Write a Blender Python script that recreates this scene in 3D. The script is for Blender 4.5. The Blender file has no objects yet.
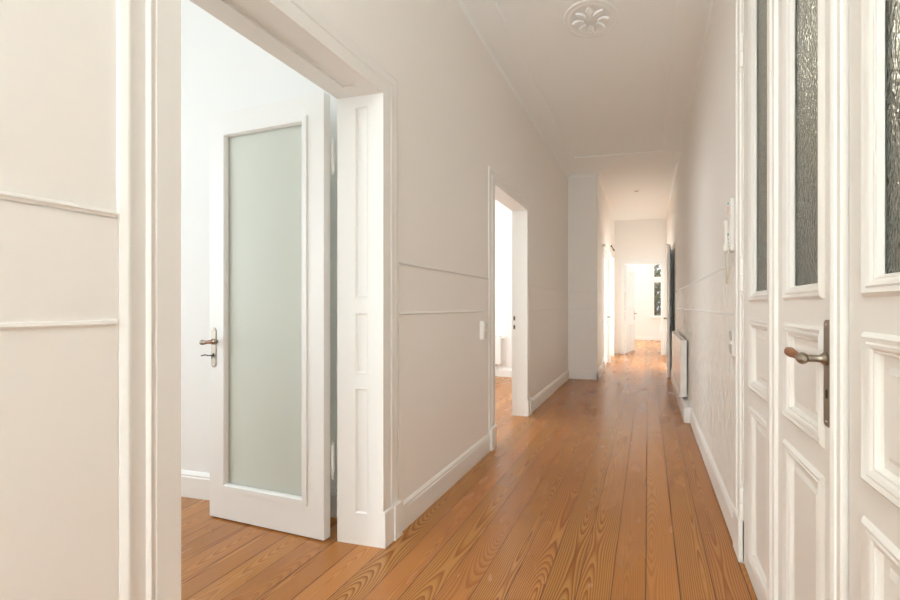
import bpy, bmesh, math, random
from mathutils import Vector, Matrix
random.seed(7)
C = bpy.context.scene.collection
SC = bpy.context.scene
PI = math.pi

# ------------------------------------------------------------------ materials
def mat(name, col, rough=0.5, metal=0.0, **kw):
    m = bpy.data.materials.new(name); m.use_nodes = True
    b = m.node_tree.nodes['Principled BSDF']
    b.inputs['Base Color'].default_value = (*col, 1)
    b.inputs['Roughness'].default_value = rough
    b.inputs['Metallic'].default_value = metal
    for k, v in kw.items(): b.inputs[k].default_value = v
    return m
def nodes(m): return m.node_tree.nodes, m.node_tree.links, m.node_tree.nodes['Principled BSDF']
def N(m, t, **kw):
    n = m.node_tree.nodes.new(t)
    for k, v in kw.items(): setattr(n, k, v)
    return n
def math_(m, op, a, b=None, c=None):
    n = N(m, 'ShaderNodeMath', operation=op)
    for i, v in enumerate((a, b, c)):
        if v is None: continue
        if isinstance(v, (int, float)): n.inputs[i].default_value = v
        else: m.node_tree.links.new(v, n.inputs[i])
    return n.outputs[0]
def bump_noise(m, scale=(1, 1, 1), nscale=60, strength=0.1, dist=0.002, detail=4):
    ns, lk, b = nodes(m)
    tc = N(m, 'ShaderNodeTexCoord'); mp = N(m, 'ShaderNodeMapping'); mp.inputs['Scale'].default_value = scale
    nz = N(m, 'ShaderNodeTexNoise'); nz.inputs['Scale'].default_value = nscale; nz.inputs['Detail'].default_value = detail
    bp = N(m, 'ShaderNodeBump'); bp.inputs['Strength'].default_value = strength; bp.inputs['Distance'].default_value = dist
    lk.new(tc.outputs['Object'], mp.inputs[0]); lk.new(mp.outputs[0], nz.inputs['Vector'])
    lk.new(nz.outputs[0], bp.inputs['Height']); lk.new(bp.outputs[0], b.inputs['Normal'])
    return m

WALL = bump_noise(mat('wall_paint', (.895, .868, .832), .75), (1, 1, .35), 70, .04, .002)
LOWER = bump_noise(mat('wall_linen_paint', (.90, .873, .838), .6), (3, 3, .25), 60, .05, .002)
CEIL = bump_noise(mat('ceiling_paint', (.93, .95, .94), .8), (1, 1, 1), 40, .06, .002)
ROOM = bump_noise(mat('room_paint', (.87, .875, .865), .75), (1, 1, 1), 50, .06, .002)
TRIM = mat('trim_lacquer', (.87, .855, .825), .42)
DOORW = mat('door_lacquer', (.87, .87, .85), .4)
ENTR = mat('entrance_lacquer', (.86, .84, .80), .42)
PLASTIC = mat('white_plastic', (.85, .84, .81), .35)
PLASTIC2 = mat('ivory_plastic', (.80, .76, .69), .4)
RADM = mat('radiator_enamel', (.87, .86, .84), .25)
NICKEL = bump_noise(mat('brushed_nickel', (.36, .31, .25), .42, 1.0), (1, 1, 1), 90, .05, .001)
CHROME = mat('chrome', (.75, .74, .72), .18, 1.0)
DARK = mat('dark_metal', (.05, .04, .03), .5, .4)
SLOT = mat('keyhole_black', (.02, .018, .015), .6)
GREYP = mat('grey_rocker', (.42, .41, .39), .3)
PEACH = mat('peach_label', (.75, .5, .38), .5)
TEAL = mat('teal_button', (.02, .38, .38), .4)
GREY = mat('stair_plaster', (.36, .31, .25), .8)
SOIL = bump_noise(mat('garden_ground', (.10, .12, .05), .9), (1, 1, 1), 5, .5, .03)
BARK = bump_noise(mat('bark', (.10, .075, .05), .9), (6, 6, 1), 8, .6, .02)

def wood_grip():
    m = mat('grip_wood', (.23, .09, .035), .35); ns, lk, b = nodes(m)
    tc = N(m, 'ShaderNodeTexCoord'); nz = N(m, 'ShaderNodeTexNoise'); nz.inputs['Scale'].default_value = 60
    mp = N(m, 'ShaderNodeMapping'); mp.inputs['Scale'].default_value = (.2, 1, 1)
    r = N(m, 'ShaderNodeValToRGB'); r.color_ramp.elements[0].color = (.16, .055, .02, 1); r.color_ramp.elements[1].color = (.36, .15, .06, 1)
    lk.new(tc.outputs['Object'], mp.inputs[0]); lk.new(mp.outputs[0], nz.inputs['Vector']); lk.new(nz.outputs[0], r.inputs[0]); lk.new(r.outputs[0], b.inputs['Base Color'])
    return m
GRIP = wood_grip()

def wallpaper():
    m = mat('embossed_wallpaper', (.91, .89, .845), .5); ns, lk, b = nodes(m)
    tc = N(m, 'ShaderNodeTexCoord'); sp = N(m, 'ShaderNodeSeparateXYZ'); lk.new(tc.outputs['Object'], sp.inputs[0])
    y, z = sp.outputs[1], sp.outputs[2]
    vo = N(m, 'ShaderNodeTexVoronoi', feature='SMOOTH_F1'); vo.inputs['Scale'].default_value = 17; vo.inputs['Smoothness'].default_value = .35
    nz = N(m, 'ShaderNodeTexNoise'); nz.inputs['Scale'].default_value = 34; nz.inputs['Detail'].default_value = 2
    mp = N(m, 'ShaderNodeMapping'); mp.inputs['Scale'].default_value = (1, 1.0, .55)
    lk.new(tc.outputs['Object'], mp.inputs[0]); lk.new(mp.outputs[0], vo.inputs['Vector']); lk.new(mp.outputs[0], nz.inputs['Vector'])
    h = math_(m, 'ADD', vo.outputs['Distance'], math_(m, 'MULTIPLY', nz.outputs[0], .6))
    bp = N(m, 'ShaderNodeBump'); bp.inputs['Strength'].default_value = 1.0; bp.inputs['Distance'].default_value = .018
    lk.new(h, bp.inputs['Height']); lk.new(bp.outputs[0], b.inputs['Normal'])
    return m
PAPER = wallpaper()

def floor_mat():
    m = mat('pitch_pine_boards', (.5, .2, .06), .3); ns, lk, b = nodes(m)
    tc = N(m, 'ShaderNodeTexCoord'); sp = N(m, 'ShaderNodeSeparateXYZ'); lk.new(tc.outputs['Object'], sp.inputs[0])
    X, Y = sp.outputs[0], sp.outputs[1]
    W = .1465
    px = math_(m, 'DIVIDE', math_(m, 'ADD', X, .010), W)
    row = math_(m, 'GREATER_THAN', Y, 6.72)
    px = math_(m, 'ADD', px, math_(m, 'MULTIPLY', row, .37))
    idx = math_(m, 'ADD', math_(m, 'FLOOR', px), math_(m, 'MULTIPLY', row, 61.0))
    u = math_(m, 'MULTIPLY', math_(m, 'SUBTRACT', math_(m, 'FRACT', px), .5), W)
    def rnd(off):
        w = N(m, 'ShaderNodeTexWhiteNoise', noise_dimensions='1D'); lk.new(math_(m, 'ADD', idx, off), w.inputs['W']); return w.outputs['Value']
    r1, r2, r3, r4 = rnd(.13), rnd(17.7), rnd(33.1), rnd(71.9)
    def noise(x, y, z, scale=1.0, detail=2.0):
        c = N(m, 'ShaderNodeCombineXYZ')
        for i, v in enumerate((x, y, z)):
            if isinstance(v, (int, float)): c.inputs[i].default_value = v
            else: lk.new(v, c.inputs[i])
        n = N(m, 'ShaderNodeTexNoise'); n.inputs['Scale'].default_value = scale; n.inputs['Detail'].default_value = detail
        lk.new(c.outputs[0], n.inputs['Vector']); return n.outputs[0]
    off = math_(m, 'MULTIPLY', r1, 83.0)
    n1 = noise(math_(m, 'MULTIPLY', X, .8), math_(m, 'MULTIPLY', Y, .8), off, 1.0, 1.0)
    n2 = noise(math_(m, 'MULTIPLY', X, 5.0), math_(m, 'MULTIPLY', Y, 1.6), off, 1.0, 2.0)
    n3 = noise(math_(m, 'MULTIPLY', X, 160.0), math_(m, 'MULTIPLY', Y, 4.0), off, 1.0, 3.0)
    v = math_(m, 'ADD', math_(m, 'MULTIPLY', math_(m, 'SUBTRACT', n1, .5), .34), math_(m, 'MULTIPLY', math_(m, 'SUBTRACT', r2, .5), .05))
    uu = math_(m, 'ADD', u, math_(m, 'MULTIPLY', math_(m, 'SUBTRACT', r3, .5), .11))
    rr = math_(m, 'SQRT', math_(m, 'ADD', math_(m, 'MULTIPLY', uu, uu), math_(m, 'ADD', math_(m, 'MULTIPLY', v, v), .00003)))
    ring = math_(m, 'ADD', math_(m, 'MULTIPLY', rr, 105.0), math_(m, 'MULTIPLY', n2, .8))
    s = math_(m, 'FRACT', ring)
    rp = N(m, 'ShaderNodeValToRGB'); e = rp.color_ramp.elements
    e[0].position = 0; e[0].color = (.61, .278, .083, 1)
    e[1].position = 1.0; e[1].color = (.61, .278, .083, 1)
    for p, c in ((.35, (.56, .255, .070)), (.72, (.36, .130, .033)), (.86, (.29, .10, .026))):
        q = e.new(p); q.color = (*c, 1)
    lk.new(s, rp.inputs[0])
    # calmer boards: how strong the figure shows varies from board to board
    base = N(m, 'ShaderNodeMix', data_type='RGBA'); base.inputs[6].default_value = (.54, .226, .062, 1)
    lk.new(math_(m, 'ADD', math_(m, 'MULTIPLY', math_(m, 'POWER', r4, .8), .75), .2), base.inputs[0]); lk.new(rp.outputs[0], base.inputs[7])
    hs = N(m, 'ShaderNodeHueSaturation'); lk.new(base.outputs[2], hs.inputs['Color'])
    lk.new(math_(m, 'ADD', math_(m, 'ADD', math_(m, 'MULTIPLY', r1, .22), .70), math_(m, 'MULTIPLY', n3, .16)), hs.inputs['Value'])
    lk.new(math_(m, 'ADD', math_(m, 'MULTIPLY', r2, .006), .496), hs.inputs['Hue'])
    hs.inputs['Saturation'].default_value = 1.0
    au = math_(m, 'ABSOLUTE', u)
    gap = math_(m, 'GREATER_THAN', au, math_(m, 'SUBTRACT', W/2-.0017, math_(m, 'MULTIPLY', math_(m, 'GREATER_THAN', r3, .8), .0012)))
    jn = math_(m, 'LESS_THAN', math_(m, 'ABSOLUTE', math_(m, 'SUBTRACT', Y, 6.72)), .004)
    gp = math_(m, 'MAXIMUM', gap, jn)
    mx = N(m, 'ShaderNodeMix', data_type='RGBA'); mx.inputs[7].default_value = (.075, .03, .012, 1)
    lk.new(gp, mx.inputs[0]); lk.new(hs.outputs[0], mx.inputs[6]); lk.new(mx.outputs[2], b.inputs['Base Color'])
    lk.new(math_(m, 'ADD', math_(m, 'MULTIPLY', n2, .04), math_(m, 'ADD', .25, math_(m, 'MULTIPLY', gp, .4))), b.inputs['Roughness'])
    h = math_(m, 'ADD', math_(m, 'MULTIPLY', gp, -1.0), math_(m, 'MULTIPLY', n3, .1))
    cup = math_(m, 'MULTIPLY', math_(m, 'MULTIPLY', u, u), -60.0)
    bp = N(m, 'ShaderNodeBump'); bp.inputs['Strength'].default_value = .2; bp.inputs['Distance'].default_value = .003
    lk.new(math_(m, 'ADD', h, cup), bp.inputs['Height']); lk.new(bp.outputs[0], b.inputs['Normal'])
    b.inputs['Specular IOR Level'].default_value = .42
    return m
FLOOR = floor_mat()

FROST = mat('frosted_glass', (.84, .87, .80), .45, **{'Transmission Weight': .42, 'IOR': 1.2})
def rain_glass():
    m = mat('rain_glass', (.62, .65, .59), .22, **{'Transmission Weight': .92, 'IOR': 1.45}); ns, lk, b = nodes(m)
    tc = N(m, 'ShaderNodeTexCoord'); mp = N(m, 'ShaderNodeMapping'); mp.inputs['Scale'].default_value = (1, 1, .6)
    vo = N(m, 'ShaderNodeTexVoronoi', feature='SMOOTH_F1'); vo.inputs['Scale'].default_value = 140; vo.inputs['Smoothness'].default_value = .5
    nz = N(m, 'ShaderNodeTexNoise'); nz.inputs['Scale'].default_value = 40
    lk.new(tc.outputs['Object'], mp.inputs[0]); lk.new(mp.outputs[0], vo.inputs['Vector']); lk.new(mp.outputs[0], nz.inputs['Vector'])
    bp = N(m, 'ShaderNodeBump'); bp.inputs['Strength'].default_value = .8; bp.inputs['Distance'].default_value = .004
    lk.new(math_(m, 'ADD', vo.outputs['Distance'], nz.outputs[0]), bp.inputs['Height']); lk.new(bp.outputs[0], b.inputs['Normal'])
    return m
RAIN = rain_glass()
def clear_glass():
    m = mat('window_glass', (1, 1, 1), .0); ns, lk, b = nodes(m)
    t = N(m, 'ShaderNodeBsdfTransparent'); g = N(m, 'ShaderNodeBsdfGlossy'); g.inputs['Roughness'].default_value = .02
    x = N(m, 'ShaderNodeMixShader'); x.inputs[0].default_value = .06
    lk.new(t.outputs[0], x.inputs[1]); lk.new(g.outputs[0], x.inputs[2]); lk.new(x.outputs[0], ns['Material Output'].inputs[0])
    return m
CLEAR = clear_glass()
def leaf_mat():
    m = mat('leaf_green', (.10, .14, .04), .6); ns, lk, b = nodes(m)
    tc = N(m, 'ShaderNodeTexCoord'); nz = N(m, 'ShaderNodeTexNoise'); nz.inputs['Scale'].default_value = 2.5
    r = N(m, 'ShaderNodeValToRGB'); r.color_ramp.elements[0].position = .35; r.color_ramp.elements[1].position = .65
    r.color_ramp.elements[0].color = (.05, .07, .02, 1); r.color_ramp.elements[1].color = (.22, .19, .07, 1)
    lk.new(tc.outputs['Object'], nz.inputs['Vector']); lk.new(nz.outputs[0], r.inputs[0]); lk.new(r.outputs[0], b.inputs['Base Color'])
    return m
LEAF = leaf_mat()

# ------------------------------------------------------------------ mesh helpers
def IDM(a, n, z): return Vector((a, n, z))
def quad(bm, vs):
    try: return bm.faces.new(vs)
    except ValueError: return None
def box(bm, x0, x1, y0, y1, z0, z1, M=IDM):
    v = [bm.verts.new(M(x, y, z)) for z in (z0, z1) for x, y in ((x0, y0), (x1, y0), (x1, y1), (x0, y1))]
    for f in ((3, 2, 1, 0), (4, 5, 6, 7), (0, 1, 5, 4), (1, 2, 6, 5), (2, 3, 7, 6), (3, 0, 4, 7)): bm.faces.new([v[i] for i in f])
def slab(bm, M, a0, a1, z0, z1, holes, n0, n1):
    """a board in the (a, z) plane between n0 and n1 with rectangular holes (a0, a1, z0, z1); only its outer faces"""
    As = sorted({a0, a1, *[min(max(v, a0), a1) for h in holes for v in h[:2]]}); Zs = sorted({z0, z1, *[min(max(v, z0), z1) for h in holes for v in h[2:4]]})
    def solid(i, j):
        if i < 0 or j < 0 or i >= len(As)-1 or j >= len(Zs)-1: return False
        a, z = (As[i]+As[i+1])/2, (Zs[j]+Zs[j+1])/2
        return not any(h[0] < a < h[1] and h[2] < z < h[3] for h in holes)
    cache = {}
    def V(i, j, k):
        if (i, j, k) not in cache: cache[(i, j, k)] = bm.verts.new(M(As[i], (n0, n1)[k], Zs[j]))
        return cache[(i, j, k)]
    for i in range(len(As)-1):
        for j in range(len(Zs)-1):
            if not solid(i, j): continue
            quad(bm, [V(i, j, 0), V(i+1, j, 0), V(i+1, j+1, 0), V(i, j+1, 0)])
            quad(bm, [V(i, j+1, 1), V(i+1, j+1, 1), V(i+1, j, 1), V(i, j, 1)])
            if not solid(i-1, j): quad(bm, [V(i, j, 0), V(i, j+1, 0), V(i, j+1, 1), V(i, j, 1)])
            if not solid(i+1, j): quad(bm, [V(i+1, j, 0), V(i+1, j, 1), V(i+1, j+1, 1), V(i+1, j+1, 0)])
            if not solid(i, j-1): quad(bm, [V(i, j, 0), V(i, j, 1), V(i+1, j, 1), V(i+1, j, 0)])
            if not solid(i, j+1): quad(bm, [V(i, j+1, 0), V(i+1, j+1, 0), V(i+1, j+1, 1), V(i, j+1, 1)])
def ring(bm, M, a0, a1, z0, z1, profile):
    """mitred moulding round a rectangle; profile = (inset, height) pairs; height goes to n"""
    rows = []
    for w, h in profile:
        rows.append([bm.verts.new(M(a, h, z)) for a, z in ((a0+w, z0+w), (a1-w, z0+w), (a1-w, z1-w), (a0+w, z1-w))])
    for r, s in zip(rows, rows[1:]):
        for i in range(4): quad(bm, [r[i], r[(i+1) % 4], s[(i+1) % 4], s[i]])
def arch(bm, M, a0, a1, z0, z1, profile):
    """door casing: three mitred sides round the opening a0..a1 up to z1; profile = (outset, height)"""
    rows = []
    for w, h in profile:
        rows.append([bm.verts.new(M(a, h, z)) for a, z in ((a0-w, z0), (a0-w, z1+w), (a1+w, z1+w), (a1+w, z0))])
    for r, s in zip(rows, rows[1:]):
        for i in range(3): quad(bm, [r[i], r[i+1], s[i+1], s[i]])
def strip(bm, M, a0, a1, profile):
    """a moulding of cross-section (n, z) running from a0 to a1, capped"""
    A = [bm.verts.new(M(a0, n, z)) for n, z in profile]; B = [bm.verts.new(M(a1, n, z)) for n, z in profile]
    k = len(profile)
    for i in range(k): quad(bm, [A[i], A[(i+1) % k], B[(i+1) % k], B[i]])
    quad(bm, A[::-1]); quad(bm, B)
def lathe(bm, M, prof, seg=24, cap=True):
    """prof = (r, t): revolve round the local axis; M(x, y, t)"""
    rows = []
    for r, t in prof:
        rows.append([bm.verts.new(M(max(r, 1e-5)*math.cos(2*PI*i/seg), max(r, 1e-5)*math.sin(2*PI*i/seg), t)) for i in range(seg)])
    for r, s in zip(rows, rows[1:]):
        for i in range(seg): quad(bm, [r[i], r[(i+1) % seg], s[(i+1) % seg], s[i]])
    if cap:
        quad(bm, rows[0][::-1]); quad(bm, rows[-1])
def axisM(p, d, base=IDM):
    d = Vector(d).normalized(); q = Vector((0, 0, 1)).rotation_difference(d)
    def f(x, y, t):
        v = Vector(p) + q @ Vector((x, y, t)); return base(v.x, v.y, v.z)
    return f
def tube(bm, pts, r, seg=10, base=IDM):
    pts = [Vector(p) for p in pts]; rows = []
    for i, p in enumerate(pts):
        d = (pts[min(i+1, len(pts)-1)] - pts[max(i-1, 0)]).normalized()
        up = Vector((0, 0, 1)) if abs(d.z) < .9 else Vector((1, 0, 0))
        a = d.cross(up).normalized(); b = d.cross(a)
        rr = r[i] if isinstance(r, (list, tuple)) else r
        rows.append([bm.verts.new(base(*(p + a*rr*math.cos(2*PI*k/seg) + b*rr*math.sin(2*PI*k/seg)))) for k in range(seg)])
    for s, t in zip(rows, rows[1:]):
        for k in range(seg): quad(bm, [s[k], s[(k+1) % seg], t[(k+1) % seg], t[k]])
    quad(bm, rows[0][::-1]); quad(bm, rows[-1])
def plate(bm, M, a0, a1, z0, z1, n0, n1, r, seg=6):
    """rounded rectangle in (a, z), extruded n0..n1 with a small chamfer"""
    def loop(k, n):
        out = []
        for cx, cz, s in ((a1-r, z1-r, 0), (a0+r, z1-r, 1), (a0+r, z0+r, 2), (a1-r, z0+r, 3)):
            for i in range(seg+1):
                t = (s + i/seg)*PI/2; out.append(bm.verts.new(M(cx + (r-k)*math.cos(t), n, cz + (r-k)*math.sin(t))))
        return out
    c = min(abs(n1-n0)*.35, r*.5, .004); sg = 1 if n1 > n0 else -1
    L = [loop(0, n0), loop(0, n1 - sg*c), loop(c, n1)]
    for A, B in zip(L, L[1:]):
        k = len(A)
        for i in range(k): quad(bm, [A[i], A[(i+1) % k], B[(i+1) % k], B[i]])
    quad(bm, L[0][::-1]); quad(bm, L[-1])
def obj(name, bm, m, parent=None, smooth=False, bevel=0):
    bmesh.ops.recalc_face_normals(bm, faces=bm.faces[:])
    me = bpy.data.meshes.new(name); bm.to_mesh(me); bm.free()
    o = bpy.data.objects.new(name, me); C.objects.link(o); me.materials.append(m)
    if parent: o.parent = parent
    if smooth:
        for p in me.polygons: p.use_smooth = True
        md = o.modifiers.new('edges', 'EDGE_SPLIT'); md.split_angle = math.radians(38)
    if bevel:
        md = o.modifiers.new('bevel', 'BEVEL'); md.width = bevel; md.segments = 2; md.limit_method = 'ANGLE'; md.angle_limit = math.radians(40)
    return o
def tag(o, label=None, cat=None, group=None, kind=None):
    if label: o['label'] = label
    if cat: o['category'] = cat
    if group: o['group'] = group
    if kind: o['kind'] = kind
    return o
def empty(name, loc=(0, 0, 0), rz=0):
    o = bpy.data.objects.new(name, None); C.objects.link(o); o.location = loc; o.rotation_euler = (0, 0, rz); o.empty_display_size = .1
    return o
def struct(name, bm, m, label, cat, parent=None, **kw):
    return tag(obj(name, bm, m, parent, **kw), label, cat, kind='structure')

# planes: a runs along the wall, n points into the corridor
XL, XR, XB, H = -1.345, .46, -.845, 3.49
YF, YE = 6.96, 10.86                       # face of the projection, end wall
def ML(a, n, z): return Vector((XL+n, a, z))
def MR(a, n, z): return Vector((XR-n, a, z))
def MB_(a, n, z): return Vector((XB+n, a, z))
def MF(a, n, z): return Vector((a, YF-n, z))
def ME(a, n, z): return Vector((a, YE-n, z))
YBK = -9.0

# ------------------------------------------------------------------ shell
D1 = (.92, 1.86, 2.35); D2 = (3.45, 4.455, 2.335)
bm = bmesh.new(); box(bm, -5.5, 4.2, -.6, 15.7, -.12, 0); struct('floor', bm, FLOOR, 'orange brown pine plank floor with dark joints along the hallway', 'floor')
bm = bmesh.new(); box(bm, -5.5, 4.2, YBK-.2, -.6, -.12, 0); struct('floor_unseen_pale', bm, mat('pale_bounce_floor', (.62, .60, .56), .5), 'unseen pale floor added at the near end of the hallway', 'floor')  # unseen floor, made pale so less orange light bounces forward
def wl(bm):
    slab(bm, ML, YBK, 2.2, 0, H, [(D1[0]-.02, D1[1]+.02, -1, D1[2]+.02)], 0, -.262)
    slab(bm, ML, 2.2, YF+.1, 0, H, [(D2[0]-.02, D2[1]+.02, -1, D2[2]+.02)], 0, -.17)
bm = bmesh.new(); wl(bm); struct('wall_left', bm, WALL, 'long beige wall on the left with two doorways', 'wall')
D3 = (7.95, 9.08, 2.27); D6 = (9.42, 10.36, 2.43)
bm = bmesh.new()
slab(bm, MF, XL-.0, XB, 0, H, [], 0, -.14)
slab(bm, MB_, YF+.14, YE, 0, H, [(D3[0]-.02, D3[1]+.02, -1, D3[2]+.02), (D6[0]-.02, D6[1]+.02, -1, D6[2]+.02)], 0, -.16)
struct('wall_projection', bm, WALL, 'beige wall that steps out into the hallway after the second doorway', 'wall')
D5 = (-.595, .325, 2.345)
bm = bmesh.new(); slab(bm, ME, -3.2, 3.4, 0, H, [(D5[0]-.02, D5[1]+.02, -1, D5[2]+.02)], 0, -.12); struct('wall_end', bm, WALL, 'pale wall closing the hallway around the farthest doorway', 'wall')
DE = (.36, 2.17, 2.86); D4 = (8.32, 9.22, 2.33)
bm = bmesh.new(); slab(bm, MR, YBK, YE, 0, H, [(DE[0], DE[1], -1, DE[2]), (D4[0], D4[1], -1, D4[2])], 0, -.16); struct('wall_right', bm, WALL, 'long pale wall on the right above the embossed wallpaper', 'wall')
bm = bmesh.new(); box(bm, -5.5, 4.2, YBK-.2, 15.7, H, H+.15); struct('ceiling', bm, CEIL, 'smooth white hallway ceiling', 'ceiling')
# ceiling frame band (a slightly lowered border) round the front field
bm = bmesh.new()
def MC(a, n, z): return Vector((a, z, H-n))
slab(bm, MC, XL, XR, YBK, 6.7, [(-1.09, .20, YBK+.3, 6.1)], 0, .014)
struct('trim_ceiling', bm, CEIL, 'flat raised white border around the hallway ceiling field', 'ceiling trim', bevel=.005)
# cove
def cove(name, M, a0, a1, lab):
    bm = bmesh.new(); pr = [(0, H), (0, H-.035)] + [(.05*(1-math.cos(t)), H-.035+.035*math.sin(t)) for t in [i*PI/12 for i in range(1, 7)]]
    strip(bm, M, a0, a1, pr); struct(name, bm, CEIL, lab, 'cornice', smooth=True)
cove('trim_cornice_left', ML, YBK, YF, 'thin white cove above the left wall'); cove('trim_cornice_right', MR, YBK, YE, 'thin white cove above the right wall')
cove('trim_cornice_projection', MB_, YF, YE, 'thin white cove above the wall projection'); cove('trim_cornice_front', MF, XL, XB, 'short white cove on the face of the wall projection')

# back of the hallway behind the viewer, with an added opening for the fill light
bm = bmesh.new(); slab(bm, lambda a, n, z: Vector((a, YBK-n, z)), XL-.3, XR+.2, 0, H, [(-1.25, .35, .3, 3.2)], 0, .2); struct('wall_back', bm, WALL, 'wall at the near end of the hallway', 'wall')

# side rooms
def room(tag_, x0, x1, y0, y1, holes, m=ROOM, skip=''):
    t = .1
    if 'w' not in skip:
        bm = bmesh.new(); slab(bm, lambda a, n, z: Vector((x0-n, a, z)), y0-t, y1+t, 0, H, holes.get('w', []), 0, t); struct('wall_%s_west' % tag_, bm, m, 'outer wall of the side room', 'wall')
    if 'e' not in skip:
        bm = bmesh.new(); slab(bm, lambda a, n, z: Vector((x1+n, a, z)), y0-t, y1+t, 0, H, holes.get('e', []), 0, t); struct('wall_%s_east' % tag_, bm, m, 'outer wall of the side room', 'wall')
    if 's' not in skip:
        bm = bmesh.new(); slab(bm, lambda a, n, z: Vector((a, y0-n, z)), x0, x1, 0, H, holes.get('s', []), 0, t); struct('wall_%s_south' % tag_, bm, m, 'side wall of the room beyond a doorway', 'wall')
    if 'n' not in skip:
        bm = bmesh.new(); slab(bm, lambda a, n, z: Vector((a, y1+n, z)), x0, x1, 0, H, holes.get('n', []), 0, t); struct('wall_%s_north' % tag_, bm, m, 'white wall seen through a doorway', 'wall')
room('bedroom', -5.0, -1.607, -2.4, 2.085, {'w': [(-1.4, 1.5, .6, 2.9)]}, skip='e')
room('study', -5.0, -1.515, 2.3, 6.885, {'w': [(3.0, 6.2, .6, 2.9)]}, skip='e')
room('sideroom', -4.4, -1.0, 8.9, 10.8, {'w': [(9.1, 10.6, .5, 2.9)]}, skip='e')
room('parlour', -3.2, 3.4, YE+.12, 15.4, {'n': [(.19, 1.35, .86, 2.82), (-2.1, -.72, .7, 2.85)], 'e': [(11.9, 14.5, .8, 2.8)]}, skip='s')  # east opening and second north opening are added for fill light
room('kitchen', XR+.16, 3.0, 7.6, 10.0, {'e': [(7.9, 9.7, .8, 2.8)]}, skip='w')
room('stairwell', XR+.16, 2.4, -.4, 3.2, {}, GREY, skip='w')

# lower wallpaper on the right wall and on the projection
def paper(name, M, a0, a1, lab, m=PAPER):
    bm = bmesh.new(); box(bm, a0, a1, 0, .005, .05, 1.475, M); struct(name, bm, m, lab, 'wallpaper')
paper('wall_right_lower', MR, 2.29, D4[0]-.1, 'cream embossed wallpaper covering the lower right wall')
paper('wall_projection_lower', MB_, YF, D3[0]-.13, 'cream embossed wallpaper on the lower side of the wall projection')
for nm, M, a0, a1, lab in (('wall_left_lower_front', ML, YBK, D1[0]-.14, 'painted linen wallpaper on the lower wall before the first doorway'),
                           ('wall_left_lower_middle', ML, D1[1]+.15, D2[0]-.13, 'painted linen wallpaper on the lower wall between the two doorways'),
                           ('wall_left_lower_far', ML, D2[1]+.13, YF-.004, 'painted linen wallpaper on the lower wall after the second doorway'),
                           ('wall_front_lower', MF, XL+.004, XB, 'painted linen wallpaper on the lower face of the wall projection')):
    paper(nm, M, a0, a1, lab, LOWER)

# dado rails and baseboards
n_tr = [0]
def rail(M, a0, a1, z, lab, big=True):
    n_tr[0] += 1; bm = bmesh.new()
    if big: pr = [(.004, z-.009), (.007, z-.009), (.008, z-.003), (.011, z), (.011, z+.005), (.009, z+.008), (.004, z+.009)]
    else: pr = [(.004, z-.009), (.008, z-.009), (.012, z-.003), (.010, z+.005), (.004, z+.007)]
    strip(bm, M, a0, a1, pr); struct('trim_%d' % n_tr[0], bm, TRIM if M is not MR else DOORW, lab, 'dado rail', smooth=True)
where = {'front': (ML, YBK, D1[0]-.145, 'before the first doorway'), 'mid': (ML, D1[1]+.155, D2[0]-.135, 'between the two left doorways'),
         'far': (ML, D2[1]+.135, YF, 'after the second left doorway'), 'proj': (MF, XL, XB+.012, 'on the face of the wall projection'),
         'side': (MB_, YF-.012, D3[0]-.125, 'on the side of the wall projection'), 'right': (MR, 2.295, D4[0]-.1, 'along the right wall')}
for k, (M, a0, a1, lab) in where.items():
    rail(M, a0, a1, 1.487, 'upper painted dado rail ' + lab); rail(M, a0, a1, 1.208, 'lower painted dado rail ' + lab, False)
def base(name, M, a0, a1, lab, h=.155, t=.022, m=TRIM):
    bm = bmesh.new(); strip(bm, M, a0, a1, [(0, 0), (t, 0), (t, h-.035), (t-.004, h-.028), (t-.003, h-.018), (t-.010, h-.006), (t-.014, h), (0, h)])
    struct(name, bm, m, lab, 'baseboard')
base('baseboard_left_front', ML, YBK, D1[0]-.15, 'white baseboard before the first doorway')
base('baseboard_left_middle', ML, D1[1]+.16, D2[0]-.135, 'white baseboard between the two left doorways')
base('baseboard_left_far', ML, D2[1]+.135, YF, 'white baseboard after the second left doorway')
base('baseboard_projection_front', MF, XL, XB+.022, 'white baseboard across the face of the wall projection')
base('baseboard_projection_side', MB_, YF-.022, D3[0]-.13, 'white baseboard on the side of the wall projection')
base('baseboard_right', MR, 2.30, 4.6, 'white baseboard below the wallpaper on the right wall')
base('baseboard_right_deep', MR, 4.6, 7.3, 'deeper boxed baseboard under the hallway radiator', .17, .085)
base('baseboard_right_far', MR, 7.3, D4[0]-.12, 'white baseboard behind the far open door')
base('baseboard_bedroom', lambda a, n, z: Vector((a, 2.085-n, z)), -5, -1.607, 'white baseboard behind the glazed door', .165, .02, DOORW)
base('baseboard_study', lambda a, n, z: Vector((a, 6.885-n, z)), -5, -1.515, 'white baseboard in the room beyond the second doorway', .14, .02, DOORW)
base('baseboard_parlour', lambda a, n, z: Vector((a, 15.4-n, z)), -3.2, 3.4, 'white baseboard in the farthest room', .12, .02, DOORW)

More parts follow.
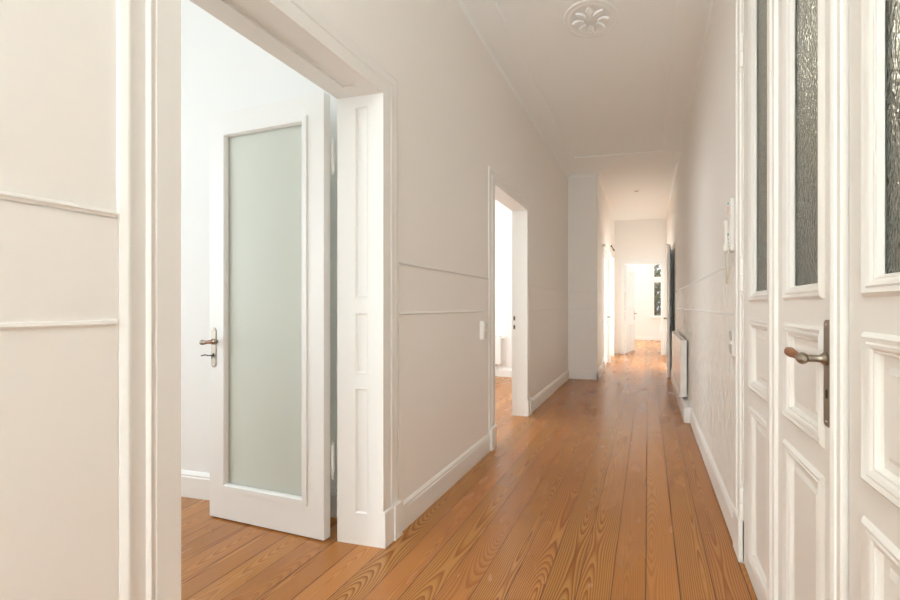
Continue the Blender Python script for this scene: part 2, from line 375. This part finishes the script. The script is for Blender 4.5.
# ------------------------------------------------------------------ door casings
CAS = [(0, 0), (0, .016), (.064, .016), (.066, .0125), (.071, .0125), (.073, .016), (.080, .0185), (.086, .016), (.090, .0125), (.122, .0125), (.127, .0145), (.134, .0135), (.140, .009), (.146, .0065), (.149, 0)]
def scaled(p, k): return [(w*k, h) for w, h in p]
def doorframe(name, M, D, depth, lab, k=1.0, m=TRIM, lm=DOORW, plinth=True, panels=False, strike=False):
    r = tag(empty(name, M(D[0], 0, 0)), lab, 'door frame', kind='structure'); off = r.location.copy()
    L = lambda a, n, z: M(a, n, z) - off
    bm = bmesh.new(); arch(bm, L, D[0], D[1], 0, D[2], scaled(CAS, k)); obj('casing', bm, m, r, smooth=True)
    if plinth:
        for a0, a1 in ((D[0]-.15*k, D[0]+.004), (D[1]-.004, D[1]+.15*k)):
            bm = bmesh.new(); mid = a0+.075*k if a0 < D[0]-.05 else a1-.075*k
            lo, hi = (a0, mid) if a0 < D[0]-.05 else (mid, a1)
            box(bm, a0, a1, 0, .030, 0, .185, L); box(bm, lo, hi, .030, .040, 0, .19, L)
            obj('plinth_block', bm, m, r, bevel=.004)
    # lining boards
    pz = [(.165, .815), (.90, 1.21), (1.295, 2.29)]
    for side, a0, a1 in (('near', D[0]-.02, D[0]), ('far', D[1], D[1]+.02)):
        s = 1 if side == 'near' else -1
        face = D[0] if side == 'near' else D[1]
        LM = lambda b, n, z, face=face, s=s: L(face - s*.02 + s*n, -b, z)      # b = depth into the wall, n = height above the back
        bm = bmesh.new()
        holes = [(.080, depth-.112, z0, z1) for z0, z1 in pz] if panels else []
        slab(bm, LM, 0, depth, 0, D[2], holes, 0, .02)
        li = obj('lining', bm, lm, r)
        if panels:
            for z0, z1 in pz:
                bm = bmesh.new(); box(bm, .080, depth-.112, .002, .0125, z0, z1, LM); ring(bm, LM, .080-.006, depth-.106, z0-.006, z1+.006, [(0, .02), (.002, .0215), (.006, .0215), (.010, .017), (.013, .0125)])
                obj('lining_panel', bm, lm, li)
    bm = bmesh.new(); slab(bm, lambda b, a, z: L(z, -b, D[2]+.02-a), 0, depth, D[0]-.02, D[1]+.02, [(.080, depth-.112, D[0]+.08, D[1]-.08)] if panels else [], 0, .02)
    hd = obj('head_lining', bm, lm, r)
    if panels:
        bm = bmesh.new(); box(bm, .080, depth-.112, D[0]+.08, D[1]-.08, D[2]+.012, D[2]+.018, lambda b, a, z: L(a, -b, z)); obj('lining_panel', bm, lm, hd)
    if strike:
        for z0, z1 in ((1.085, 1.135), (.985, 1.035)):
            bm = bmesh.new(); box(bm, depth-.042, depth-.018, .0195, .0215, z0, z1, LM); s = obj('strike_plate', bm, NICKEL, r)
            bm = bmesh.new(); box(bm, depth-.036, depth-.024, .0215, .0220, z0+.010, z1-.010, LM); obj('latch_hole', bm, SLOT, s)
    return r
doorframe('trim_doorway_first', ML, D1, .262, 'deep panelled white frame of the nearest left doorway', k=.94, panels=True)
doorframe('trim_doorway_second', ML, D2, .17, 'plain white frame of the second left doorway with brass strike plates', k=.86, strike=True)
doorframe('trim_doorway_end', ME, D5, .12, 'white frame of the farthest doorway', k=.75, m=DOORW)
doorframe('trim_doorway_bright', MB_, D6, .16, 'white frame of the bright doorway just before the end wall', k=.4, m=DOORW, plinth=False)
doorframe('trim_doorway_right', MR, D4, .16, 'white frame of the doorway behind the open right door', k=.7, m=DOORW, plinth=False)
fr3 = doorframe('trim_doorway_closed', MB_, D3, .16, 'white frame with a small hood around the closed panelled door', k=.8, m=DOORW)
bm = bmesh.new(); strip(bm, lambda a, n, z: Vector((n, a-D3[0], z)), D3[0]-.13, D3[1]+.13, [(0, D3[2]+.10), (.03, D3[2]+.10), (.045, D3[2]+.13), (.06, D3[2]+.14), (.06, D3[2]+.155), (0, D3[2]+.16)]); obj('hood', bm, DOORW, fr3)
# entrance frame
r = tag(empty('trim_entrance', (XR, DE[1], 0)), 'white frame on the hallway side of the glazed entrance door', 'door frame', kind='structure')
LR = lambda a, n, z: MR(a, n, z) - Vector((XR, DE[1], 0))
bm = bmesh.new(); arch(bm, LR, DE[0], DE[1]-.02, 0, DE[2]-.02, [(0, -.08), (0, .012), (.03, .012), (.034, .020), (.05, .022), (.06, .016), (.095, .016), (.10, .024), (.118, .027), (.13, .022), (.136, 0)]); obj('casing', bm, ENTR, r, smooth=True)
bm = bmesh.new(); box(bm, DE[1]-.02, DE[1]+.118, 0, .032, 0, .21, LR); obj('plinth_block', bm, ENTR, r, bevel=.006)

# ------------------------------------------------------------------ doors
def handle(door, x, z, t, side, dirx, key=False, tall=.27, lower=.18, neck=.06, length=.11, style='drop'):
    """plate + lever + wooden grip; side = +1/-1 face of the leaf, dirx = way the lever points along the leaf"""
    f = lambda a, n, z_: Vector((a, side*(t/2+n), z_))
    w = .040
    bm = bmesh.new(); plate(bm, f, x-w/2, x+w/2, z-lower, z-lower+tall, 0, .004, .0195 if style == 'round' else .012)
    pl = obj('handle_plate', bm, NICKEL, door, smooth=True)
    bm = bmesh.new()
    lathe(bm, axisM((x, 0, z), (0, 1, 0), f), [(.017, .003), (.017, .010), (.013, .014), (.0095, .02), (.009, .034), (.0095, neck-.02), (.009, neck-.012)], 20)
    cx = x
    # curled ball at the end of the neck and a ferrule towards the grip
    lathe(bm, axisM((cx, neck, z), (dirx, .0, 0), f), [(.006, -.017), (.0118, -.011), (.015, -.004), (.015, .004), (.012, .012), (.010, .018), (.0105, .024), (.009, .03)], 20)
    lv = obj('lever', bm, NICKEL, pl, smooth=True)
    bm = bmesh.new()
    g = [(.0085, .026), (.0095, .04), (.012, .065), (.0135, .085), (.0125, length-.012), (.008, length-.004), (.002, length)]
    lathe(bm, axisM((cx, neck, z), (dirx, .03, .08), f), g, 20)
    gr = obj('grip', bm, GRIP, pl, smooth=True); gr['label'] = 'dark brown wooden grip'
    if style == 'round':
        bm = bmesh.new(); lathe(bm, axisM((cx, neck, z), (dirx, .03, .08), f), [(.008, length-.012), (.0125, length-.006), (.012, length+.006), (.004, length+.014)], 16); obj('grip_cap', bm, NICKEL, pl, smooth=True)
    zk = z - lower*.52
    bm = bmesh.new(); plate(bm, f, x-.006, x+.006, zk-.012, zk+.012, .0035, .0050, .0055); obj('keyhole', bm, SLOT, pl)
    for zz in (z-lower+.013, z-lower+tall-.013):
        bm = bmesh.new(); lathe(bm, axisM((x, 0, zz), (0, 1, 0), f), [(.004, .003), (.004, .0055), (.002, .0065)], 10); obj('screw', bm, CHROME, pl, smooth=True)
    if key:
        bm = bmesh.new(); tube(bm, [(x, .003, zk), (x, .03, zk)], .003, 8, f)
        tube(bm, [(x+dirx*(-.002)+.0, .032, zk), (x-dirx*.02, .034, zk+.004), (x-dirx*.05, .036, zk-.002)], .0035, 8, f)
        tube(bm, [(x, .012, zk), (x, .012, zk-.02)], .0025, 8, f); obj('key', bm, DARK, pl, smooth=True)
    return pl
def hinge(door, x, y, z, h=.16, m=None, r=.0085):
    bm = bmesh.new()
    pr = [(.001, z-h/2-.022), (.005, z-h/2-.014), (.0035, z-h/2-.006), (r, z-h/2), (r, z-.003), (r*.75, z-.001), (r*.75, z+.001), (r, z+.003), (r, z+h/2), (.0035, z+h/2+.006), (.005, z+h/2+.014), (.001, z+h/2+.022)]
    lathe(bm, lambda a, b, t: Vector((x+a, y+b, t)), pr, 14)
    return obj('hinge', bm, m or DOORW, door, smooth=True)
PAN = [(0, 0), (.004, .006), (.010, .010), (.016, .007), (.020, .0055), (.024, .008), (.030, .006), (.036, .000), (.041, -.005), (.045, -.010), (.047, -.016)]
def leaf(name, loc, rz, w, h, t, opens, lab, m=DOORW, glass=None, prof=PAN, z0=.006, rest=''):
    d = tag(empty(name, loc, rz), lab, 'door', kind='structure')
    pw = prof[-1][0]
    inner = [(a+pw-.006, b-pw+.006, c+pw-.006, e-pw+.006) for a, b, c, e, k in opens]
    bm = bmesh.new(); slab(bm, IDM, 0, w, z0, h, inner, -t/2, t/2); obj('door_frame', bm, m, d, bevel=.0015)
    for (a, b, c, e, k) in opens:
        ia = (a+pw-.008, b-pw+.008, c+pw-.008, e-pw+.008)
        bm = bmesh.new()
        if k == 'glass':
            box(bm, ia[0], ia[1], -.003, .003, ia[2], ia[3]); g = obj('glass_pane', bm, glass, d); par = g
        else:
            dp = t/2 - .015
            box(bm, ia[0], ia[1], -dp, dp, ia[2], ia[3]); 
            for s in (-1, 1): ring(bm, lambda x, n, z, s=s: Vector((x, s*n, z)), ia[0]+.028, ia[1]-.028, ia[2]+.028, ia[3]-.028, [(0, dp), (.012, dp+.008), (.016, dp+.008), (.5*(min(ia[1]-ia[0], ia[3]-ia[2])-.056)-.001, dp+.008)])
            g = obj('panel', bm, m, d); par = g
        bm = bmesh.new()
        for s in (-1, 1): ring(bm, lambda x, n, z, s=s: Vector((x, s*(t/2+n), z)), a, b, c, e, prof)
        obj('moulding', bm, m, par, smooth=True)
    return d

# 1: frosted glazed door, open into the first room
hx, hy, fx, fy = -1.668, 1.8575, -2.530, 1.925
ang = math.atan2(fy-hy, fx-hx); W1 = math.hypot(fx-hx, fy-hy)
GL = [(0, 0), (.001, .009), (.030, .009), (.033, .006), (.036, -.004), (.038, -.014)]
d1 = leaf('door_1', (hx, hy, 0), ang, W1, 2.385, .042, [(.112, .765, .175, 2.275, 'glass')], 'open white door with one tall frosted glass pane in the first left doorway', glass=FROST, prof=GL, z0=.008)
handle(d1, .826, 1.04, .042, 1, -1, key=True, tall=.235, lower=.152, style='round'); handle(d1, .826, 1.04, .042, -1, -1, tall=.235, lower=.152, style='round')
for z in (.417, 2.06): hinge(d1, -.012, -.026, z)

# entrance: three leaves side by side
EP = [(.10, .80, 'panel'), (.875, 1.195, 'panel'), (1.268, 2.72, 'glass')]
def entr(name, yh, w, a0, a1, lab):
    return leaf(name, (XR+.0145, yh, 0), -PI/2, w, 2.83, .045, [(a0, a1, c, e, k) for c, e, k in EP], lab, m=ENTR, glass=RAIN)
dA = entr('door_2', 2.145, .488, 2.145-2.02, 2.145-1.694, 'hinged side leaf of the entrance door next to the wall switch')
dB = entr('door_3', 1.652, .565, 1.652-1.536, 1.652-1.211, 'entrance door leaf with textured glass and the wooden lever handle')
dC = entr('door_4', 1.078, .560, 1.078-1.011, 1.078-.685, 'nearest entrance door leaf beyond the dark gap, cut by the frame')
for d in (dA,):
    for z in (.29, 1.40, 2.485): hinge(d, -.004, -.032, z, .15, ENTR, .011)
def astragal(d, x0, x1):
    bm = bmesh.new(); w = x1-x0; pr = [(0, 0), (0, .006), (.05, .010), (.13, .010), (.15, .006), (.20, .006), (.22, .014), (.30, .018), (.38, .014), (.40, .010), (.46, .010), (.48, .017), (.56, .020), (.64, .017), (.66, .013), (.95, .013), (1, .009), (1, 0)]
    vs = [[bm.verts.new((x0+u*w, -.0225-n, z)) for u, n in pr] for z in (.006, 2.83)]
    for i in range(len(pr)-1): quad(bm, [vs[0][i], vs[0][i+1], vs[1][i+1], vs[1][i]])
    quad(bm, vs[0]); quad(bm, vs[1][::-1]); obj('astragal', bm, ENTR, d)
astragal(dB, .565-.068, .5645); 
bm = bmesh.new(); vs = [[bm.verts.new((x, -.0225-n, z)) for x, n in ((-.05, 0), (-.05, .008), (-.038, .014), (-.02, .014), (-.012, .020), (.012, .020), (.02, .014), (.04, .012), (.045, 0))] for z in (.006, 2.83)]
for i in range(8): quad(bm, [vs[0][i], vs[0][i+1], vs[1][i+1], vs[1][i]])
obj('astragal', bm, ENTR, dB)
handle(dB, .462, 1.114, .045, -1, -1, tall=.275, lower=.175)

# far doors
FP = [(.11, .40, .18, .78, 'panel'), (.51, .80, .18, .78, 'panel'), (.11, .40, .92, 1.25, 'panel'), (.51, .80, .92, 1.25, 'panel'), (.11, .40, 1.39, 2.2, 'panel'), (.51, .80, 1.39, 2.2, 'panel')]
def fpan(w): return [(a*w/.91, b*w/.91, c, e, k) for a, b, c, e, k in FP]
d3 = leaf('door_5', (XB-.05, D3[0]+.003, 0), PI/2, D3[1]-D3[0]-.006, D3[2]-.004, .042, fpan(D3[1]-D3[0]), 'closed white panelled door in the wall projection')
handle(d3, 1.02, 1.01, .042, -1, -1)
d5 = leaf('door_6', (D5[0]+.025, YE+.12, 0), PI/2-math.radians(12), .88, 2.33, .042, fpan(.88), 'white panelled door standing open into the farthest room')
handle(d5, .81, 1.04, .042, -1, -1); handle(d5, .81, 1.04, .042, 1, -1)
a4 = math.atan2(7.42-8.30, .345-.425)
d4 = leaf('door_7', (.425, 8.30, 0), a4, .885, 2.335, .042, fpan(.885), 'open door seen edge-on, folded back along the right wall past the radiator')
handle(d4, .82, 1.03, .042, -1, -1, neck=.045); handle(d4, .82, 1.03, .042, 1, -1, neck=.045)

# ------------------------------------------------------------------ far window
r = tag(empty('window_1', (.19, 15.4, .86)), 'white window with garden behind in the farthest room', 'window', kind='structure')
MW = lambda a, n, z: Vector((a, .02-n, z))
bm = bmesh.new(); slab(bm, MW, 0, 1.16, 0, 1.96, [(.03, .55, .04, 1.25), (.61, 1.13, .04, 1.25), (.03, .55, 1.45, 1.90), (.61, 1.13, 1.45, 1.90)], 0, .06); obj('window_frame', bm, DOORW, r, bevel=.003)
for q in ((.03, .55, .04, 1.25), (.61, 1.13, .04, 1.25), (.03, .55, 1.45, 1.90), (.61, 1.13, 1.45, 1.90)):
    bm = bmesh.new(); box(bm, q[0], q[1], .025, .030, q[2], q[3], MW); obj('pane', bm, CLEAR, r)
bm = bmesh.new(); arch(bm, lambda a, n, z: Vector((a, -n, z)), 0, 1.16, 0, 1.96, [(0, 0), (0, .02), (.07, .02), (.075, 0)]); obj('casing', bm, DOORW, r)
bm = bmesh.new(); box(bm, -.09, 1.25, -.10, .02, -.05, 0); obj('sill', bm, DOORW, r, bevel=.004)

# garden outside
bm = bmesh.new(); box(bm, -20, 25, 15.7, 50, -3.2, -3.0); struct('ground', bm, SOIL, 'dim garden ground outside the far window', 'ground')
def tree(x, y, z0, h, rad, lab, n=2600):
    t = tag(empty('garden_tree', (x, y, z0)), lab, 'tree', 'garden trees outside the far window')
    bm = bmesh.new(); tube(bm, [(0, 0, 0), (.1, 0, h*.3), (-.05, .1, h*.6), (.05, 0, h*.85)], [.22, .17, .11, .05], 10)
    for k in range(7):
        a = k*2.4; b = h*(.4+.06*k); tube(bm, [(0, .05, b), (.5*rad*math.cos(a), .5*rad*math.sin(a), b+.5), (.8*rad*math.cos(a), .8*rad*math.sin(a), b+.9)], [.07, .045, .02], 6)
    obj('trunk', bm, BARK, t, smooth=True)
    bm = bmesh.new()
    for i in range(n):
        v = Vector((random.gauss(0, 1), random.gauss(0, 1), random.gauss(0, 1))).normalized()*random.uniform(.45, 1)
        p = Vector((v.x*rad, v.y*rad, h*.62+v.z*h*.42)); s = random.uniform(.10, .2)
        q = Vector((random.gauss(0, 1), random.gauss(0, 1), random.gauss(0, 1))).normalized(); u = q.orthogonal().normalized(); w = q.cross(u)
        quad(bm, [bm.verts.new(p+u*s), bm.verts.new(p+w*s*.55), bm.verts.new(p-u*s), bm.verts.new(p-w*s*.55)])
    obj('foliage', bm, LEAF, t)
tree(.4, 22.5, -3, 6.4, 2.3, 'leafy olive-green tree showing through the far window')
tree(3.6, 27, -3, 7.2, 2.8, 'taller leafy tree further back in the garden')

# ------------------------------------------------------------------ things on walls and ceiling
def switch(loc, rz, lab, dark, n=2, dp=.010):
    s = tag(empty('light_switch', loc, rz), lab, 'light switch')
    f = lambda a, nn, z: Vector((a, -nn, z))
    hh = .0775
    bm = bmesh.new(); plate(bm, f, -.041, .041, -hh, hh, 0, dp, .012); obj('cover_plate', bm, PLASTIC, s, smooth=True)
    for k in range(n):
        c = (k-(n-1)/2)*.071
        bm = bmesh.new(); v = [(-.027, c-.027), (.027, c-.027), (.027, c+.027), (-.027, c+.027)]
        lo = [bm.verts.new((a, -dp+.0005, z)) for a, z in v]; hi = [bm.verts.new((a*.94, -dp-(.003 if z < c else .007), c+(z-c)*.94)) for a, z in v]
        for i in range(4): quad(bm, [lo[i], lo[(i+1) % 4], hi[(i+1) % 4], hi[i]])
        quad(bm, lo[::-1]); quad(bm, hi); o = obj('rocker', bm, dark, s)
    return s
switch((XL+.005, 3.175, 1.047), PI/2, 'white double rocker light switch beside the second left doorway', mat('rocker_white', (.74, .73, .70), .35), dp=.032)
sR = switch((XR-.005, 2.42, 1.05), -PI/2, 'narrow light switch with shiny grey rockers below the intercom', GREYP)
bm = bmesh.new(); plate(bm, lambda a, n, z: Vector((a, -n, z)), -.012, .012, -.014, .014, .010, .019, .006); obj('indicator', bm, PLASTIC, sR)
s = tag(empty('wall_socket', (XL+.005, 6.64, .395), PI/2), 'small white wall socket low on the wall near the projection', 'socket')
f = lambda a, nn, z: Vector((a, -nn, z))
bm = bmesh.new(); plate(bm, f, -.04, .04, -.04, .04, 0, .010, .008); obj('cover_plate', bm, PLASTIC, s)
bm = bmesh.new(); lathe(bm, axisM((0, 0, 0), (0, 1, 0), f), [(.024, .008), (.024, .012), (.020, .012), (.019, .0105), (.001, .0105)], 20); obj('socket_insert', bm, PLASTIC2, s, smooth=True)

# intercom
s = tag(empty('intercom_handset', (XR, 2.47, 1.55), -PI/2), 'ivory wall intercom with hanging handset above the right dado rail', 'intercom')
bm = bmesh.new(); plate(bm, f, -.012, .085, 0, .29, 0, .024, .010); obj('wall_base', bm, PLASTIC, s, smooth=True)
bm = bmesh.new()
hp = [(.0, .026, .005), (.0, .034, .012), (.0, .036, .035), (.0, .031, .055), (.0, .031, .12), (.0, .033, .15), (.0, .036, .175), (.0, .026, .185)]
tube(bm, hp, [.010, .015, .016, .011, .0105, .011, .015, .010], 14, f); obj('handset', bm, PLASTIC2, s, smooth=True)
bm = bmesh.new(); plate(bm, f, .010, .024, .212, .256, .0235, .027, .004); o = obj('name_label', bm, PEACH, s); o['label'] = 'peach coloured label strip'
for z, mm in ((.270, TEAL), (.098, TEAL)):
    bm = bmesh.new(); lathe(bm, axisM((.028, 0, z), (0, 1, 0), f), [(.006, .022), (.006, .028), (.004, .030)], 12); o = obj('button', bm, mm, s, smooth=True); o['label'] = 'teal button'
for k in range(3):
    bm = bmesh.new(); lathe(bm, axisM((.030, 0, .03+k*.02), (0, 1, 0), f), [(.004, .022), (.004, .026), (.002, .027)], 12); obj('button', bm, GREYP, s, smooth=True)
bm = bmesh.new(); pts = []
for i in range(41):
    t = i/40; ang_ = PI*t
    pts.append((-.012+(1-math.cos(ang_))*.034, .034-.006*t, .012 - .185*math.sin(ang_)**.75 if 0 < t < 1 else .012))
tube(bm, pts, .005, 8, f); obj('cord', bm, mat('cord_beige', (.58, .53, .44), .5), s, smooth=True)

# radiators
def radiator(loc, rz, L, h, z0, dep, lab, foot):
    s = tag(empty('radiator', loc, rz), lab, 'radiator', 'panel radiators')
    f = lambda a, nn, z: Vector((a, -nn, z))
    g = .018
    bm = bmesh.new(); plate(bm, f, .012, L-.012, z0+.004, z0+h-.012, g+dep-.012, g+dep, .006); obj('front_panel', bm, RADM, s, smooth=True)
    bm = bmesh.new(); box(bm, .02, L-.02, g, g+.010, z0+.01, z0+h-.03, f); obj('back_panel', bm, RADM, s)
    for a in (0, L-.012):
        bm = bmesh.new(); box(bm, a, a+.012, g, g+dep, z0, z0+h, f); obj('side_cover', bm, RADM, s, bevel=.003)
    bm = bmesh.new(); holes = [(.02+i*.03, .036+i*.03, g+.012, g+dep-.014) for i in range(int((L-.05)/.03))]
    slab(bm, lambda a, n, z: Vector((a, -z, z0+h-.012+n)), .012, L-.012, g, g+dep, holes, 0, .010); obj('top_grille', bm, RADM, s)
    for a in (.3, L-.3):
        bm = bmesh.new(); box(bm, a-.015, a+.015, 0, g, z0+.08, z0+h-.1, f); obj('bracket', bm, RADM, s)
    va = foot
    bm = bmesh.new(); lathe(bm, axisM((va, g+dep*.5, z0-.005), (0, 0, -1), f), [(.010, 0), (.012, .006), (.012, .022), (.008, .026)], 14); lathe(bm, axisM((va, g+dep*.5, z0-.016), (0, 1, 0), f), [(.008, 0), (.013, .02), (.015, .035), (.010, .05)], 14); obj('valve', bm, CHROME, s, smooth=True)
    return s
# hallway radiator on the right wall
rh = radiator((XR-.0065, 6.72, 0), -PI/2, 1.77, .65,   .205, .070, 'white panel radiator on the right wall of the hallway', 1.70)
# radiator in the study
rs = radiator((-3.62, 6.8835, 0), 0, 1.1, .50, .222, .075, 'white radiator glimpsed through the second left doorway', 1.02)
bm = bmesh.new(); lathe(bm, axisM((1.1, .064, .69), (1, 0, 0), f), [(.012, 0), (.012, .02), (.018, .024), (.018, .06), (.012, .066)], 16); obj('thermostat_head', bm, PLASTIC, rs, smooth=True)
for a in (.98, 1.06):
    bm = bmesh.new(); tube(bm, [(a, .0635, .20), (a, .0635, .0)], .008, 8, f); obj('pipe', bm, RADM, rs, smooth=True)

# ceiling rosette
s = tag(empty('ceiling_rosette', (-.436, 3.19, H)), 'round plaster rosette on the near ceiling', 'ceiling rosette')
f2 = lambda x, y, t: Vector((x, y, -t*.26))
bm = bmesh.new(); lathe(bm, f2, [(.215, 0), (.213, .010), (.205, .018), (.196, .018), (.188, .010), (.178, .010), (.172, .018), (.160, .018), (.154, .008), (.10, .006), (.001, .006)], 48, False); obj('rim', bm, CEIL, s, smooth=True)
for k in range(8):
    bm = bmesh.new(); a = k*PI/4; rows = []
    for i in range(9):
        u = i/8; rr = .05+.095*u; hw = .030*math.sin(PI*min(1, u*.9+.1))**.7
        rows.append([bm.verts.new((rr*math.cos(a)-w*math.sin(a), rr*math.sin(a)+w*math.cos(a), -(.006+hh))) for w, hh in ((-hw, 0), (-hw*.5, .012), (0, .008), (hw*.5, .012), (hw, 0))])
    for p, q in zip(rows, rows[1:]):
        for i in range(4): quad(bm, [p[i], p[i+1], q[i+1], q[i]])
    obj('petal', bm, CEIL, s, smooth=True)
bm = bmesh.new(); lathe(bm, f2, [(.052, .004), (.050, .016), (.040, .024), (.026, .022), (.018, .028), (.002, .030)], 24, False); obj('boss', bm, CEIL, s, smooth=True)
# smoke detector
s = tag(empty('smoke_detector', (-.22, 8.15, H)), 'small white smoke detector on the far ceiling', 'smoke detector')
bm = bmesh.new(); lathe(bm, f2, [(.055, 0), (.055, .012), (.050, .03), (.03, .042), (.001, .043)], 28, False); obj('housing', bm, PLASTIC2, s, smooth=True)
bm = bmesh.new(); lathe(bm, f2, [(.034, .036), (.034, .044), (.028, .046), (.001, .046)], 24, False); obj('sensor_cap', bm, GREYP, s, smooth=True)
# dark fitting above the bright doorway
s = tag(empty('curtain_rod', (XB, 9.83, 2.625)), 'short dark rod mounted on the wall above the bright doorway', 'rod')
bm = bmesh.new(); tube(bm, [(.030, -.36, 0), (.030, .36, 0)], .011, 10); obj('bar', bm, DARK, s, smooth=True)
for a in (-.33, .33):
    bm = bmesh.new(); tube(bm, [(0, a, 0), (.032, a, 0)], .008, 8); obj('bracket', bm, DARK, s, smooth=True)
    bm = bmesh.new(); lathe(bm, axisM((.030, a*1.09, 0), (0, 1 if a > 0 else -1, 0)), [(.011, 0), (.018, .008), (.018, .02), (.008, .03)], 12); obj('finial', bm, DARK, s, smooth=True)

# ------------------------------------------------------------------ light
def area(name, loc, rot, sx, sy, power, col):
    l = bpy.data.lights.new(name, 'AREA'); l.shape = 'RECTANGLE'; l.size = sx; l.size_y = sy; l.energy = power; l.color = col
    o = bpy.data.objects.new(name, l); C.objects.link(o); o.location = loc; o.rotation_euler = rot; return o
DAY = (.87, .97, 1.0)
E_ = (0, -PI/2, 0)     # facing +X
area('bedroom_window_light', (-5.02, .05, 1.75), E_, 2.2, 2.8, 44, DAY)
area('study_window_light', (-5.02, 4.6, 1.75), E_, 2.2, 3.1, 74, DAY)
area('sideroom_window_light', (-4.42, 9.85, 1.7), E_, 2.3, 1.5, 140, DAY)
area('kitchen_window_light', (3.02, 8.8, 1.8), (0, PI/2, 0), 2.0, 1.8, 115, (1, .96, .90))
area('added_parlour_side_fill', (3.42, 13.2, 1.8), (0, PI/2, 0), 2.0, 2.6, 30, DAY)  # added fill light at an unseen east opening
area('added_parlour_north_fill', (-1.4, 15.43, 1.75), (-PI/2, 0, 0), 1.3, 2.0, 110, DAY)  # added fill at an unseen opening, brightens the hallway from its far end
hw = area('added_hall_fill', (-.45, YBK-.02, 1.75), (PI/2, 0, 0), 1.6, 2.9, 85, DAY); hw.data.spread = math.radians(140)  # added fill behind the viewer, evens the light along the hallway
ul = area('added_ceiling_fill', (-.44, -4.2, 1.3), (0, 0, 0),   .8, .8, 60, (.95, .98, 1)); ul.data.spread = math.radians(66); ul.rotation_euler = Vector((0, 1, 1.0)).to_track_quat('-Z', 'Y').to_euler()  # added lamp behind the viewer, bounced off the ceiling as soft fill
pl = bpy.data.lights.new('stair_lamp', 'POINT'); pl.energy = 17; pl.color = (1, .95, .85); pl.shadow_soft_size = .15
o = bpy.data.objects.new('stair_lamp', pl); C.objects.link(o); o.location = (1.9, 2.6, 2.9)
sn = bpy.data.lights.new('sun', 'SUN'); sn.energy = 3; sn.angle = .01; sn.color = (1, .94, .84)
o = bpy.data.objects.new('sun', sn); C.objects.link(o); o.rotation_euler = Vector((-.75, -1.5, -1.35)).to_track_quat('-Z', 'Y').to_euler()
w = bpy.data.worlds.new('sky'); SC.world = w; w.use_nodes = True
b = w.node_tree.nodes['Background']; b.inputs[0].default_value = (.86, .92, 1, 1); b.inputs[1].default_value = .8

# ------------------------------------------------------------------ camera
cam = bpy.data.cameras.new('camera'); co = bpy.data.objects.new('camera', cam); C.objects.link(co)
co.location = (0, 0, 1.25); co.rotation_euler = (PI/2, 0, math.atan(96/410))
cam.sensor_width = 36; cam.lens = 410/900*36; cam.shift_x = -102/900; cam.shift_y = 6/900; cam.clip_start = .02
SC.camera = co
SC.view_settings.view_transform = 'Standard'; SC.view_settings.look = 'None'; SC.view_settings.gamma = 1; SC.view_settings.use_curve_mapping = False
SC.view_settings.exposure = 0.5
SC.cycles.diffuse_bounces = 8; SC.cycles.max_bounces = 14; SC.cycles.use_denoising = True; SC.cycles.sample_clamp_indirect = 8
SC.cycles.caustics_reflective = False; SC.cycles.use_adaptive_sampling = False
